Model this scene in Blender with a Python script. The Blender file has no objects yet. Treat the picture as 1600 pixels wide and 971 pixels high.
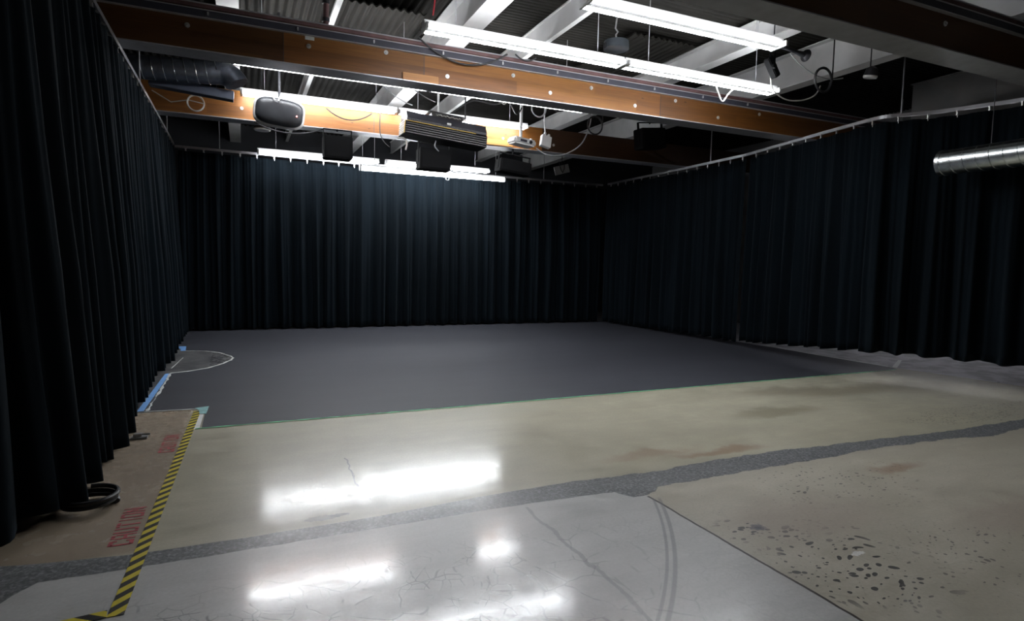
import bpy, bmesh, math, random
from mathutils import Vector, Matrix, noise
random.seed(7)
S = bpy.context.scene
C = S.collection
PI = math.pi

# ------------------------------------------------------------------ camera
H = 1.5
FPX = 938.96
CX, CY = 800.0, 485.5
def _axes():
    a = Vector((379-CX, -(405-CY), -FPX)).normalized()      # world Y (depth) seen from the camera
    b = Vector((2900-CX, -(455-CY), -FPX)).normalized()     # world X (along the back curtain)
    return b, a, b.cross(a)
AX, AY, AZ = _axes()
cam_data = bpy.data.cameras.new('camera')
cam = bpy.data.objects.new('camera', cam_data); C.objects.link(cam)
cam_data.sensor_width = 36.0
cam_data.lens = FPX/1600*36.0
cam_data.clip_start = 0.05
cam.matrix_world = Matrix(((AX.x, AX.y, AX.z, 0), (AY.x, AY.y, AY.z, 0), (AZ.x, AZ.y, AZ.z, H), (0, 0, 0, 1)))
S.camera = cam

# ------------------------------------------------------------------ light and exposure
TUBE = 26.0
w = bpy.data.worlds.new('world'); S.world = w; w.use_nodes = True
w.node_tree.nodes['Background'].inputs[0].default_value = (0.55, 0.62, 0.8, 1)
w.node_tree.nodes['Background'].inputs[1].default_value = 0.004
S.view_settings.view_transform = 'Standard'
S.view_settings.look = 'None'
S.view_settings.gamma = 1.0
S.view_settings.use_curve_mapping = False
S.view_settings.exposure = 1.3

# ------------------------------------------------------------------ material helpers
def mat(name, col=(0.5, 0.5, 0.5), rough=0.6, metal=0.0, var=0.12, scale=8.0, spec=0.5, bump=0.0, sheen=0.0, stretch=(1, 1, 1)):
    m = bpy.data.materials.new(name); m.use_nodes = True
    nt = m.node_tree; n = nt.nodes; l = nt.links
    b = n['Principled BSDF']
    tc = n.new('ShaderNodeTexCoord'); mp = n.new('ShaderNodeMapping'); mp.inputs['Scale'].default_value = stretch
    l.new(tc.outputs['Object'], mp.inputs['Vector'])
    no = n.new('ShaderNodeTexNoise'); no.inputs['Scale'].default_value = scale; no.inputs['Detail'].default_value = 5
    l.new(mp.outputs[0], no.inputs['Vector'])
    cr = n.new('ShaderNodeValToRGB')
    cr.color_ramp.elements[0].position = 0.3; cr.color_ramp.elements[1].position = 0.7
    cr.color_ramp.elements[0].color = (*[max(0, c*(1-var)) for c in col], 1)
    cr.color_ramp.elements[1].color = (*[min(1, c*(1+var)) for c in col], 1)
    l.new(no.outputs['Fac'], cr.inputs['Fac']); l.new(cr.outputs['Color'], b.inputs['Base Color'])
    b.inputs['Roughness'].default_value = rough; b.inputs['Metallic'].default_value = metal
    b.inputs['Specular IOR Level'].default_value = spec
    if sheen:
        b.inputs['Sheen Weight'].default_value = sheen; b.inputs['Sheen Roughness'].default_value = 0.45
        b.inputs['Sheen Tint'].default_value = (0.55, 0.75, 0.9, 1)
    if bump:
        bp = n.new('ShaderNodeBump'); bp.inputs['Strength'].default_value = bump; bp.inputs['Distance'].default_value = 0.01
        l.new(no.outputs['Fac'], bp.inputs['Height']); l.new(bp.outputs[0], b.inputs['Normal'])
    return m

def emis(name, col, strength):
    m = bpy.data.materials.new(name); m.use_nodes = True
    n = m.node_tree.nodes; b = n['Principled BSDF']
    b.inputs['Base Color'].default_value = (0.8, 0.8, 0.8, 1)
    b.inputs['Emission Color'].default_value = (*col, 1); b.inputs['Emission Strength'].default_value = strength
    return m

class NG:
    """small helper to write shader maths"""
    def __init__(s, m): s.nt = m.node_tree; s.n = s.nt.nodes; s.l = s.nt.links
    def put(s, sock, v):
        if isinstance(v, (int, float)): sock.default_value = v
        elif isinstance(v, tuple): sock.default_value = (*v, 1) if len(sock.default_value) == 4 and len(v) == 3 else v
        else: s.l.new(v, sock)
    def m(s, op, a, b=0.0, c=0.0, clamp=False):
        k = s.n.new('ShaderNodeMath'); k.operation = op; k.use_clamp = clamp
        s.put(k.inputs[0], a); s.put(k.inputs[1], b); s.put(k.inputs[2], c); return k.outputs[0]
    def sm(s, v, lo, hi, a=0.0, b=1.0):
        k = s.n.new('ShaderNodeMapRange'); k.interpolation_type = 'SMOOTHSTEP'
        s.put(k.inputs['Value'], v); s.put(k.inputs['From Min'], lo); s.put(k.inputs['From Max'], hi)
        s.put(k.inputs['To Min'], a); s.put(k.inputs['To Max'], b); return k.outputs[0]
    def noise(s, vec, sc, det=4.0, dist=0.0, rough=0.55):
        k = s.n.new('ShaderNodeTexNoise'); s.l.new(vec, k.inputs['Vector']); k.inputs['Scale'].default_value = sc
        k.inputs['Detail'].default_value = det; k.inputs['Distortion'].default_value = dist; k.inputs['Roughness'].default_value = rough
        return k.outputs['Fac']
    def noisec(s, vec, sc, det=3.0):
        k = s.n.new('ShaderNodeTexNoise'); s.l.new(vec, k.inputs['Vector']); k.inputs['Scale'].default_value = sc
        k.inputs['Detail'].default_value = det; return k.outputs['Color']
    def vor(s, vec, sc, feature='F1', rnd=1.0):
        k = s.n.new('ShaderNodeTexVoronoi'); k.feature = feature; s.l.new(vec, k.inputs['Vector'])
        k.inputs['Scale'].default_value = sc; k.inputs['Randomness'].default_value = rnd; return k
    def map(s, vec, scale=(1, 1, 1), loc=(0, 0, 0), rot=(0, 0, 0)):
        k = s.n.new('ShaderNodeMapping'); s.l.new(vec, k.inputs['Vector'])
        k.inputs['Scale'].default_value = scale; k.inputs['Location'].default_value = loc; k.inputs['Rotation'].default_value = rot
        return k.outputs[0]
    def mix(s, f, a, b, mode='MIX'):
        k = s.n.new('ShaderNodeMix'); k.data_type = 'RGBA'; k.blend_type = mode
        s.put(k.inputs[0], f); s.put(k.inputs[6], a); s.put(k.inputs[7], b); return k.outputs[2]
    def curve(s, v, pts, lo, hi):
        """piecewise curve of v through (x, y) points, all inside 0..1 after scaling x by lo..hi"""
        k = s.n.new('ShaderNodeFloatCurve'); c = k.mapping.curves[0]
        q = [((x-lo)/(hi-lo), y) for x, y in pts]
        c.points[0].location = q[0]; c.points[1].location = q[-1]
        for p in q[1:-1]: c.points.new(*p)
        for p in c.points: p.handle_type = 'VECTOR'
        k.mapping.update()
        s.put(k.inputs['Value'], s.m('DIVIDE', s.m('SUBTRACT', v, lo), hi-lo)); return k.outputs[0]
    def blob(s, x, y, cx, cy, rx, ry, soft=0.5):
        dx = s.m('DIVIDE', s.m('SUBTRACT', x, cx), rx); dy = s.m('DIVIDE', s.m('SUBTRACT', y, cy), ry)
        d = s.m('SQRT', s.m('ADD', s.m('MULTIPLY', dx, dx), s.m('MULTIPLY', dy, dy)))
        return s.sm(d, 1.0-soft, 1.0+soft, 1.0, 0.0)

# ------------------------------------------------------------------ mesh helpers
class MB:
    def __init__(s): s.bm = bmesh.new()
    def box(s, x0, x1, y0, y1, z0, z1, bev=0.0, mtx=None):
        r = bmesh.ops.create_cube(s.bm, size=1.0)
        vs = r['verts']
        bmesh.ops.scale(s.bm, vec=(x1-x0, y1-y0, z1-z0), verts=vs)
        bmesh.ops.translate(s.bm, vec=((x0+x1)/2, (y0+y1)/2, (z0+z1)/2), verts=vs)
        if bev:
            es = list({e for v in vs for e in v.link_edges})
            r = bmesh.ops.bevel(s.bm, geom=es, offset=bev, segments=2, affect='EDGES', clamp_overlap=True)
            vs = list({v for f in r['faces'] for v in f.verts} | {v for v in vs if v.is_valid})
        if mtx is not None: bmesh.ops.transform(s.bm, matrix=mtx, verts=vs)
        return s
    def cyl(s, p0, p1, r0, r1=None, seg=14, caps=True):
        p0 = Vector(p0); p1 = Vector(p1); d = p1-p0
        r = bmesh.ops.create_cone(s.bm, cap_ends=caps, segments=seg, radius1=r0, radius2=r0 if r1 is None else r1, depth=d.length)
        m = Matrix.Translation((p0+p1)/2) @ d.to_track_quat('Z', 'Y').to_matrix().to_4x4()
        bmesh.ops.transform(s.bm, matrix=m, verts=r['verts']); return s
    def tube(s, pts, rad, seg=8):
        pts = [Vector(p) for p in pts]; rings = []; up = Vector((0.13, 0.27, 0.95)).normalized()
        for i, p in enumerate(pts):
            d = (pts[min(i+1, len(pts)-1)]-pts[max(i-1, 0)]).normalized()
            a = d.cross(up)
            if a.length < 1e-3: a = d.cross(Vector((1, 0, 0)))
            a.normalize(); b = d.cross(a).normalized()
            if rings:                                   # keep the frame from flipping
                pa = last
                a2 = (pa-d*pa.dot(d))
                if a2.length > 1e-4: a = a2.normalized(); b = d.cross(a).normalized()
            last = a
            rr = rad[i] if isinstance(rad, (list, tuple)) else rad
            rings.append([s.bm.verts.new(p+(a*math.cos(t)+b*math.sin(t))*rr) for t in [2*PI*k/seg for k in range(seg)]])
        for i in range(len(rings)-1):
            for k in range(seg):
                s.bm.faces.new((rings[i][k], rings[i][(k+1) % seg], rings[i+1][(k+1) % seg], rings[i+1][k]))
        s.bm.faces.new(list(reversed(rings[0]))); s.bm.faces.new(rings[-1]); return s
    def prism(s, poly, axis, a, b):
        """polygon in the plane across axis, extruded from a to b"""
        def P(u, v, t): return {'x': (t, u, v), 'y': (u, t, v), 'z': (u, v, t)}[axis]
        A = [s.bm.verts.new(P(u, v, a)) for u, v in poly]; B = [s.bm.verts.new(P(u, v, b)) for u, v in poly]
        n = len(poly)
        s.bm.faces.new(A); s.bm.faces.new(list(reversed(B)))
        for i in range(n): s.bm.faces.new((A[i], B[i], B[(i+1) % n], A[(i+1) % n]))
        return s
    def lathe(s, prof, seg=20, mtx=None):
        rings = []; vs = []
        for r, z in prof:
            ring = [s.bm.verts.new((r*math.cos(2*PI*k/seg), r*math.sin(2*PI*k/seg), z)) for k in range(seg)]
            rings.append(ring); vs += ring
        for i in range(len(rings)-1):
            for k in range(seg): s.bm.faces.new((rings[i][k], rings[i][(k+1) % seg], rings[i+1][(k+1) % seg], rings[i+1][k]))
        s.bm.faces.new(list(reversed(rings[0]))); s.bm.faces.new(rings[-1])
        if mtx is not None: bmesh.ops.transform(s.bm, matrix=mtx, verts=vs)
        return s
    def build(s, name, m, parent=None, smooth=False):
        bmesh.ops.recalc_face_normals(s.bm, faces=s.bm.faces)
        me = bpy.data.meshes.new(name); s.bm.to_mesh(me); s.bm.free()
        me.materials.append(m)
        if smooth:
            for p in me.polygons: p.use_smooth = True
            try: me.set_sharp_from_angle(angle=math.radians(40))
            except Exception: pass
        o = bpy.data.objects.new(name, me); C.objects.link(o)
        if parent is not None:
            o.parent = parent; o.matrix_parent_inverse = Matrix.Translation(-parent.location)
        return o

def empty(name, loc, label, cat, group=None):
    o = bpy.data.objects.new(name, None); C.objects.link(o); o.location = loc; o.empty_display_size = 0.1
    o['label'] = label; o['category'] = cat
    if group: o['group'] = group
    return o
def tag(o, label, cat, group=None, kind=None):
    o['label'] = label; o['category'] = cat
    if group: o['group'] = group
    if kind: o['kind'] = kind
    return o
def struct(o): o['kind'] = 'structure'; return o
def T(x, y, z): return Matrix.Translation((x, y, z))
def RX(a): return Matrix.Rotation(math.radians(a), 4, 'X')
def RY(a): return Matrix.Rotation(math.radians(a), 4, 'Y')
def RZ(a): return Matrix.Rotation(math.radians(a), 4, 'Z')
def spline(pts, n=8):
    pts = [Vector(p) for p in pts]; out = []
    for i in range(len(pts)-1):
        p0 = pts[max(i-1, 0)]; p1 = pts[i]; p2 = pts[i+1]; p3 = pts[min(i+2, len(pts)-1)]
        for k in range(n):
            t = k/n
            out.append(0.5*((2*p1)+(p2-p0)*t+(2*p0-5*p1+4*p2-p3)*t*t+(-p0+3*p1-3*p2+p3)*t**3))
    out.append(pts[-1]); return out

# ------------------------------------------------------------------ materials
M = {}
M['white_metal'] = mat('white_metal', (0.62, 0.62, 0.62), 0.45, 0, 0.05)
M['white_paint'] = mat('white_paint', (0.46, 0.46, 0.455), 0.6, 0, 0.10, 3)
M['grey_paint'] = mat('grey_paint', (0.22, 0.22, 0.22), 0.7, 0, 0.15, 5)
M['dark_metal'] = mat('dark_metal', (0.025, 0.025, 0.03), 0.5, 0.3, 0.2)
M['black_plastic'] = mat('black_plastic', (0.012, 0.012, 0.014), 0.4, 0, 0.2)
M['black_case'] = mat('black_case', (0.03, 0.032, 0.036), 0.38, 0, 0.2)
M['black_cable'] = mat('black_cable', (0.012, 0.012, 0.014), 0.5, 0, 0.2)
M['grey_cable'] = mat('grey_cable', (0.25, 0.25, 0.26), 0.5, 0, 0.1)
M['white_cable'] = mat('white_cable', (0.5, 0.48, 0.45), 0.5, 0, 0.1)
M['red_cable'] = mat('red_cable', (0.35, 0.02, 0.03), 0.5, 0, 0.1)
M['galvanised'] = mat('galvanised', (0.62, 0.66, 0.66), 0.26, 1.0, 0.14, 14)
M['dark_duct'] = mat('dark_duct', (0.16, 0.18, 0.22), 0.3, 0.9, 0.2, 14)
M['aluminium'] = mat('aluminium', (0.42, 0.42, 0.44), 0.35, 0.8, 0.1)
M['steel_edge'] = mat('steel_edge', (0.45, 0.45, 0.47), 0.4, 0.4, 0.1)
M['slot_dark'] = mat('slot_dark', (0.035, 0.035, 0.05), 0.6, 0, 0.1)
M['washer'] = mat('washer', (0.6, 0.6, 0.6), 0.35, 0.7, 0.1)
M['tube_glow'] = emis('tube_glow', (0.93, 0.96, 1.0), TUBE)
M['red_led'] = emis('red_led', (1.0, 0.08, 0.05), 1.0)
M['red_paint'] = mat('red_paint', (0.33, 0.035, 0.045), 0.6, 0, 0.35, 40)
M['blue_tape'] = mat('blue_tape', (0.16, 0.36, 0.72), 0.6, 0, 0.1)
M['white_tape'] = mat('white_tape', (0.6, 0.62, 0.6), 0.6, 0, 0.12, 20)
M['green_tape'] = mat('green_tape', (0.14, 0.46, 0.24), 0.6, 0, 0.4, 9)
M['teal_tape'] = mat('teal_tape', (0.22, 0.42, 0.42), 0.6, 0, 0.3, 20)
M['pipe_red'] = mat('pipe_red', (0.12, 0.06, 0.06), 0.6, 0, 0.3)
M['yellow_edge'] = mat('yellow_edge', (0.6, 0.38, 0.06), 0.5, 0, 0.1)
M['wall_dark'] = mat('wall_dark', (0.012, 0.013, 0.016), 0.85, 0, 0.2, 2)
M['wall_white'] = mat('wall_white', (0.25, 0.25, 0.25), 0.8, 0, 0.1, 2)
M['deck'] = mat('deck', (0.0135, 0.0125, 0.0105), 0.75, 0, 0.35, 1.6, spec=0.15, bump=0.2)
M['matt_black'] = mat('matt_black', (0.004, 0.004, 0.0045), 0.8, 0, 0.1, spec=0.1)
M['rubber'] = mat('rubber', (0.02, 0.02, 0.022), 0.4, 0, 0.2)

def wood(name, c0, c1, c2, boards=None):
    m = bpy.data.materials.new(name); m.use_nodes = True; g = NG(m)
    b = g.n['Principled BSDF']; tc = g.n.new('ShaderNodeTexCoord').outputs['Object']
    v = g.map(tc, (0.35, 6, 9)); gr = g.noise(v, 4.0, 8, 1.2, 0.6)
    v2 = g.map(tc, (0.5, 2, 2)); big = g.noise(v2, 2.2, 3)
    sep = g.n.new('ShaderNodeSeparateXYZ'); g.l.new(tc, sep.inputs[0])
    # laminated lengths: each board of the glulam a slightly different tone
    row = g.m('FLOOR', g.m('DIVIDE', sep.outputs[2], 0.15))
    cmb = g.n.new('ShaderNodeCombineXYZ')
    g.l.new(g.m('FLOOR', g.m('ADD', g.m('DIVIDE', sep.outputs[0], 1.9), g.m('MULTIPLY', row, 0.37))), cmb.inputs[0]); g.l.new(row, cmb.inputs[1])
    wn = g.n.new('ShaderNodeTexWhiteNoise'); g.l.new(cmb.outputs[0], wn.inputs['Vector'])
    cr = g.n.new('ShaderNodeValToRGB'); e = cr.color_ramp.elements
    e[0].position = 0.25; e[0].color = (*c0, 1); e[1].position = 0.75; e[1].color = (*c2, 1)
    k = cr.color_ramp.elements.new(0.5); k.color = (*c1, 1)
    f = g.m('ADD', g.m('MULTIPLY', gr, 0.55), g.m('ADD', g.m('MULTIPLY', big, 0.25), g.m('MULTIPLY', wn.outputs['Value'], 0.22)))
    g.l.new(f, cr.inputs['Fac'])
    kv = g.vor(g.map(tc, (1, 0.02, 2.6), (0.3, 0, 0.07)), 2.6)
    knot = g.sm(kv.outputs['Distance'], 0.025, 0.10, 1.0, 0.0)
    col = g.mix(g.m('MULTIPLY', knot, 0.75), cr.outputs['Color'], tuple(c*0.25 for c in c0))
    line = g.m('ABSOLUTE', g.m('SUBTRACT', g.m('FRACT', g.m('DIVIDE', sep.outputs[2], 0.15)), 0.5))
    col = g.mix(g.sm(line, 0.478, 0.498, 0.0, 0.35), col, tuple(c*0.4 for c in c0))
    if boards:                                   # lengths of board between joints, each darkened by its own amount
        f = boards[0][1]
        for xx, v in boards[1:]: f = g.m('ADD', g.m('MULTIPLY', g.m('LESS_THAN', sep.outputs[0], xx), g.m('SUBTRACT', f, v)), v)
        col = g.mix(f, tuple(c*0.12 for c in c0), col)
    g.l.new(col, b.inputs['Base Color']); b.inputs['Roughness'].default_value = 0.55
    return m
M['timber'] = wood('timber', (0.115, 0.038, 0.006), (0.21, 0.075, 0.010), (0.31, 0.125, 0.018))
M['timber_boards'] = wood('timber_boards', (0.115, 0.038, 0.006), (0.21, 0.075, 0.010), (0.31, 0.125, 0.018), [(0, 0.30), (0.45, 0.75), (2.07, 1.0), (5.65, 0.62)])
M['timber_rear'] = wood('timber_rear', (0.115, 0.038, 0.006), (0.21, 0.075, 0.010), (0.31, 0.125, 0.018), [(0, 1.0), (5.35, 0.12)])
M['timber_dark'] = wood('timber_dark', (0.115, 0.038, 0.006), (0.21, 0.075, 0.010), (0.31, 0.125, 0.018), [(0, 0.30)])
M['timber_light'] = wood('timber_light', (0.26, 0.10, 0.025), (0.40, 0.17, 0.04), (0.52, 0.25, 0.07))

def velvet():
    m = bpy.data.materials.new('velvet'); m.use_nodes = True; g = NG(m)
    b = g.n['Principled BSDF']; tc = g.n.new('ShaderNodeTexCoord').outputs['Object']
    n1 = g.noise(g.map(tc, (1, 1, 0.15)), 3.0, 4); n2 = g.noise(tc, 220, 2)
    f = g.m('ADD', g.m('MULTIPLY', n1, 0.7), g.m('MULTIPLY', n2, 0.3))
    cr = g.n.new('ShaderNodeValToRGB'); e = cr.color_ramp.elements
    e[0].position = 0.3; e[0].color = (0.0016, 0.0032, 0.0048, 1); e[1].position = 0.7; e[1].color = (0.0034, 0.0066, 0.0098, 1)
    g.l.new(f, cr.inputs['Fac']); g.l.new(cr.outputs['Color'], b.inputs['Base Color'])
    b.inputs['Roughness'].default_value = 0.95; b.inputs['Specular IOR Level'].default_value = 0.1
    b.inputs['Sheen Weight'].default_value = 0.03; b.inputs['Sheen Roughness'].default_value = 0.4
    b.inputs['Sheen Tint'].default_value = (0.5, 0.72, 0.9, 1)
    return m
M['velvet'] = velvet()

def stage_paint():
    m = bpy.data.materials.new('stage_paint'); m.use_nodes = True; g = NG(m)
    b = g.n['Principled BSDF']; tc = g.n.new('ShaderNodeTexCoord').outputs['Object']
    n1 = g.noise(g.map(tc, (0.5, 1.6, 1)), 1.6, 5); n2 = g.noise(g.map(tc, (1, 6, 1)), 5, 4)
    f = g.m('ADD', g.m('MULTIPLY', n1, 0.6), g.m('MULTIPLY', n2, 0.4))
    cr = g.n.new('ShaderNodeValToRGB'); e = cr.color_ramp.elements
    e[0].position = 0.3; e[0].color = (0.030, 0.031, 0.039, 1); e[1].position = 0.7; e[1].color = (0.039, 0.041, 0.051, 1)
    g.l.new(f, cr.inputs['Fac']); g.l.new(cr.outputs['Color'], b.inputs['Base Color'])
    b.inputs['Roughness'].default_value = 0.6; b.inputs['Specular IOR Level'].default_value = 0.35
    bp = g.n.new('ShaderNodeBump'); bp.inputs['Strength'].default_value = 0.15; bp.inputs['Distance'].default_value = 0.004
    g.l.new(g.noise(tc, 60, 3), bp.inputs['Height']); g.l.new(bp.outputs[0], b.inputs['Normal'])
    return m
M['stage_paint'] = stage_paint()

def hazard():
    m = bpy.data.materials.new('hazard_stripes'); m.use_nodes = True; g = NG(m)
    b = g.n['Principled BSDF']; tc = g.n.new('ShaderNodeTexCoord').outputs['UV']
    sep = g.n.new('ShaderNodeSeparateXYZ'); g.l.new(tc, sep.inputs[0])
    ph = g.m('FRACT', g.m('DIVIDE', g.m('ADD', sep.outputs[1], g.m('MULTIPLY', sep.outputs[0], 1.1)), 0.105))
    st = g.m('GREATER_THAN', ph, 0.5)
    wear = g.noise(g.n.new('ShaderNodeTexCoord').outputs['Object'], 40, 4)
    yel = g.mix(wear, (0.50, 0.40, 0.02), (0.66, 0.55, 0.05)); blk = g.mix(wear, (0.012, 0.012, 0.012), (0.03, 0.03, 0.028))
    g.l.new(g.mix(st, yel, blk), b.inputs['Base Color']); b.inputs['Roughness'].default_value = 0.4
    return m
M['hazard'] = hazard()

def concrete():
    m = bpy.data.materials.new('concrete_floor'); m.use_nodes = True; g = NG(m)
    b = g.n['Principled BSDF']
    tc = g.n.new('ShaderNodeTexCoord').outputs['Object']
    sep = g.n.new('ShaderNodeSeparateXYZ'); g.l.new(tc, sep.inputs[0]); x, y = sep.outputs[0], sep.outputs[1]
    warp = g.n.new('ShaderNodeVectorMath'); warp.operation = 'MULTIPLY_ADD'
    g.l.new(g.noisec(tc, 1.7), warp.inputs[0]); warp.inputs[1].default_value = (0.35, 0.35, 0); g.l.new(tc, warp.inputs[2])
    big = g.noise(g.map(tc, (0.35, 1.0, 1)), 1.1, 5, 0.6); mid = g.noise(tc, 3.5, 6, 0.3); fine = g.noise(tc, 55, 5)
    streak = g.noise(g.map(tc, (0.5, 2.6, 1)), 4.5, 5, 0.4)
    tone = g.m('ADD', g.m('MULTIPLY', big, 0.45), g.m('ADD', g.m('MULTIPLY', mid, 0.3), g.m('MULTIPLY', streak, 0.25)))
    tone = g.sm(tone, 0.28, 0.72)
    # slabs: grey cast in the foreground, tan beyond the trench and right of the joint
    left_fg = g.mix(tone, (0.40, 0.40, 0.385), (0.56, 0.555, 0.54))
    right_fg = g.mix(tone, (0.36, 0.33, 0.26), (0.50, 0.465, 0.38))
    back = g.mix(tone, (0.32, 0.297, 0.22), (0.48, 0.45, 0.345))
    fg = g.mix(g.sm(x, 2.40, 2.43), left_fg, right_fg)
    col = g.mix(g.sm(y, 3.35, 3.38), fg, back)
    # brown aisle left of the hazard tape
    aisle = g.m('MULTIPLY', g.sm(x, -0.50, -0.44, 1.0, 0.0), g.sm(y, 3.40, 3.50))
    col = g.mix(g.m('MULTIPLY', aisle, 0.95), col, g.mix(tone, (0.20, 0.15, 0.10), (0.30, 0.235, 0.165)))
    # dim grey floor past the stage and behind the drapes
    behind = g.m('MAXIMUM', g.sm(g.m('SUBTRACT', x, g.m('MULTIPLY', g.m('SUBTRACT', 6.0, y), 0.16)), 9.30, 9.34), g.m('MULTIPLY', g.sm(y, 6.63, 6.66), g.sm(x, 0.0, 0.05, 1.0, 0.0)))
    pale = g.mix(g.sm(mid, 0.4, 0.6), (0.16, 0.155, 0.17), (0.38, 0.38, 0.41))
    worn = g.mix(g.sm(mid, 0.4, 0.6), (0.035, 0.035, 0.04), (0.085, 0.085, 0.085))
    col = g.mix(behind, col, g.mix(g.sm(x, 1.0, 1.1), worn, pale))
    # stains
    for cx, cy, rx, ry, c, a in ((5.15, 4.55, 0.55, 0.16, (0.16, 0.14, 0.08), 0.55), (6.9, 5.1, 0.9, 0.22, (0.17, 0.14, 0.09), 0.5), (6.1, 5.35, 0.6, 0.18, (0.15, 0.13, 0.09), 0.5),
                                 (8.0, 5.0, 0.7, 0.3, (0.17, 0.15, 0.11), 0.45), (3.55, 3.7, 0.45, 0.06, (0.24, 0.13, 0.06), 0.6), (3.0, 3.85, 0.4, 0.09, (0.26, 0.15, 0.08), 0.4), (4.55, 2.9, 0.25, 0.07, (0.27, 0.16, 0.09), 0.6),
                                 (2.5, 5.6, 0.8, 0.2, (0.40, 0.38, 0.30), 0.4), (4.4, 2.0, 0.5, 0.2, (0.30, 0.22, 0.19), 0.35), (3.1, 2.5, 0.5, 0.25, (0.32, 0.25, 0.22), 0.35), (0.2, 1.95, 0.35, 0.2, (0.24, 0.24, 0.25), 0.4), (1.2, 2.1, 0.3, 0.2, (0.24, 0.24, 0.25), 0.4),
                                 (-0.75, 2.6, 0.3, 0.06, (0.25, 0.2, 0.17), 0.4)):
        sx = g.m('ADD', x, g.m('MULTIPLY', g.m('SUBTRACT', mid, 0.5), 0.45)); sy = g.m('ADD', y, g.m('MULTIPLY', g.m('SUBTRACT', mid, 0.5), 0.35))
        col = g.mix(g.m('MULTIPLY', g.blob(sx, sy, cx, cy, rx, ry, 0.6), a), col, c)
    # fine speckle
    col = g.mix(0.5, col, g.mix(fine, (0.35, 0.35, 0.35), (0.66, 0.66, 0.66)), 'OVERLAY')
    # crazing cracks in the grey slab
    cr1 = g.vor(warp.outputs[0], 4.6, 'DISTANCE_TO_EDGE').outputs['Distance']
    cr2 = g.vor(g.map(warp.outputs[0], loc=(3.1, 1.7, 0)), 11.0, 'DISTANCE_TO_EDGE').outputs['Distance']
    cmask = g.m('MULTIPLY', g.sm(y, 2.75, 3.05, 1.0, 0.0), g.sm(x, 1.2, 2.2, 1.0, 0.15))
    patch = g.sm(g.noise(tc, 1.5, 3), 0.38, 0.55)
    brk = g.sm(g.noise(tc, 7, 3), 0.42, 0.55)
    ck = g.m('MULTIPLY', g.m('MAXIMUM', g.m('MULTIPLY', g.sm(cr1, 0.004, 0.03, 1.0, 0.0), 0.8), g.m('MULTIPLY', g.m('MULTIPLY', g.sm(cr2, 0.004, 0.04, 1.0, 0.0), 0.8), patch)), g.m('MULTIPLY', cmask, brk))
    col = g.mix(g.m('MULTIPLY', ck, 0.75), col, (0.10, 0.10, 0.10))
    # exposed pebbles right of the joint
    pv = g.map(warp.outputs[0], (1.0, 1.35, 1.0), rot=(0, 0, 0.5))
    def pebbles(scale, lo, hi, region, keep):
        vn = g.vor(pv, scale); d = vn.outputs['Distance']
        r = g.n.new('ShaderNodeSeparateColor'); g.l.new(vn.outputs['Color'], r.inputs[0])
        siz = g.m('MULTIPLY', r.outputs[0], hi)
        p = g.sm(g.m('SUBTRACT', siz, d), lo, lo+0.04)
        return g.m('MULTIPLY', g.m('MULTIPLY', p, region), g.m('GREATER_THAN', keep, r.outputs[1]))
    jig = g.m('MULTIPLY', g.m('SUBTRACT', g.noise(tc, 2.3, 3), 0.5), 0.8)
    regA = g.m('MULTIPLY', g.blob(g.m('ADD', x, jig), g.m('ADD', y, jig), 2.78, 1.95, 0.42, 0.42, 0.35), g.sm(x, 2.44, 2.46))
    regB = g.blob(g.m('ADD', x, jig), y, 3.6, 1.75, 0.5, 0.4, 0.4)
    regC = g.blob(g.m('ADD', x, jig), g.m('ADD', y, g.m('MULTIPLY', jig, 0.4)), 7.4, 3.75, 1.3, 0.28, 0.3)
    regD = g.blob(g.m('ADD', x, jig), g.m('ADD', y, jig), 3.9, 2.85, 0.6, 0.35, 0.5)
    regE = g.m('MULTIPLY', g.sm(x, 2.5, 2.6), g.sm(y, 3.2, 3.3, 1.0, 0.0))
    regF = g.m('MULTIPLY', g.blob(x, y, 2.62, 2.5, 0.16, 0.14, 0.4), g.sm(x, 2.44, 2.46))
    pb = pebbles(17, 0.0, 0.52, g.m('MAXIMUM', regA, regF), 0.8)
    pb2 = pebbles(34, 0.0, 0.45, g.m('MAXIMUM', g.m('MAXIMUM', regA, g.m('MULTIPLY', regB, 0.8)), regD), 0.42)
    pb3 = pebbles(36, 0.0, 0.5, regC, 0.8)
    pb4 = pebbles(45, 0.08, 0.30, regE, 0.3)
    allp = g.m('MAXIMUM', g.m('MAXIMUM', pb, pb2), g.m('MAXIMUM', g.m('MULTIPLY', pb3, 0.8), g.m('MULTIPLY', pb4, 0.6)))
    col = g.mix(g.m('MULTIPLY', allp, 0.85), col, g.mix(mid, (0.012, 0.014, 0.022), (0.05, 0.05, 0.06)))
    # filled trench: grey terrazzo strip with ragged edges
    jy = g.m('MULTIPLY', g.m('SUBTRACT', g.noise(tc, 5.0, 5), 0.5), g.sm(x, 1.6, 2.6, 0.015, 0.11))
    yy = g.m('ADD', y, jy)
    lo, hi = -4.0, 13.0
    top = [(-4, .86), (-1.3, .80), (-1.0, .72), (-.55, .65), (0, .64), (.75, .66), (1.42, .72), (2.11, .745), (2.35, .725), (2.78, .70), (3.32, .75), (3.93, .755), (6.07, .62), (7.41, .63), (13, .63)]
    bot = [(-4, .0), (-1.12, .02), (-1.0, .30), (-.90, .50), (-.5, .49), (0, .49), (.7, .50), (1.34, .51), (2.1, .49), (2.25, .47), (2.31, .35), (2.48, .34), (2.59, .46), (2.87, .45), (3.23, .46), (5.1, .49), (5.9, .45), (6.3, .36), (6.9, .42), (13, .4)]
    yf = g.m('SUBTRACT', yy, 2.8)
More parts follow.
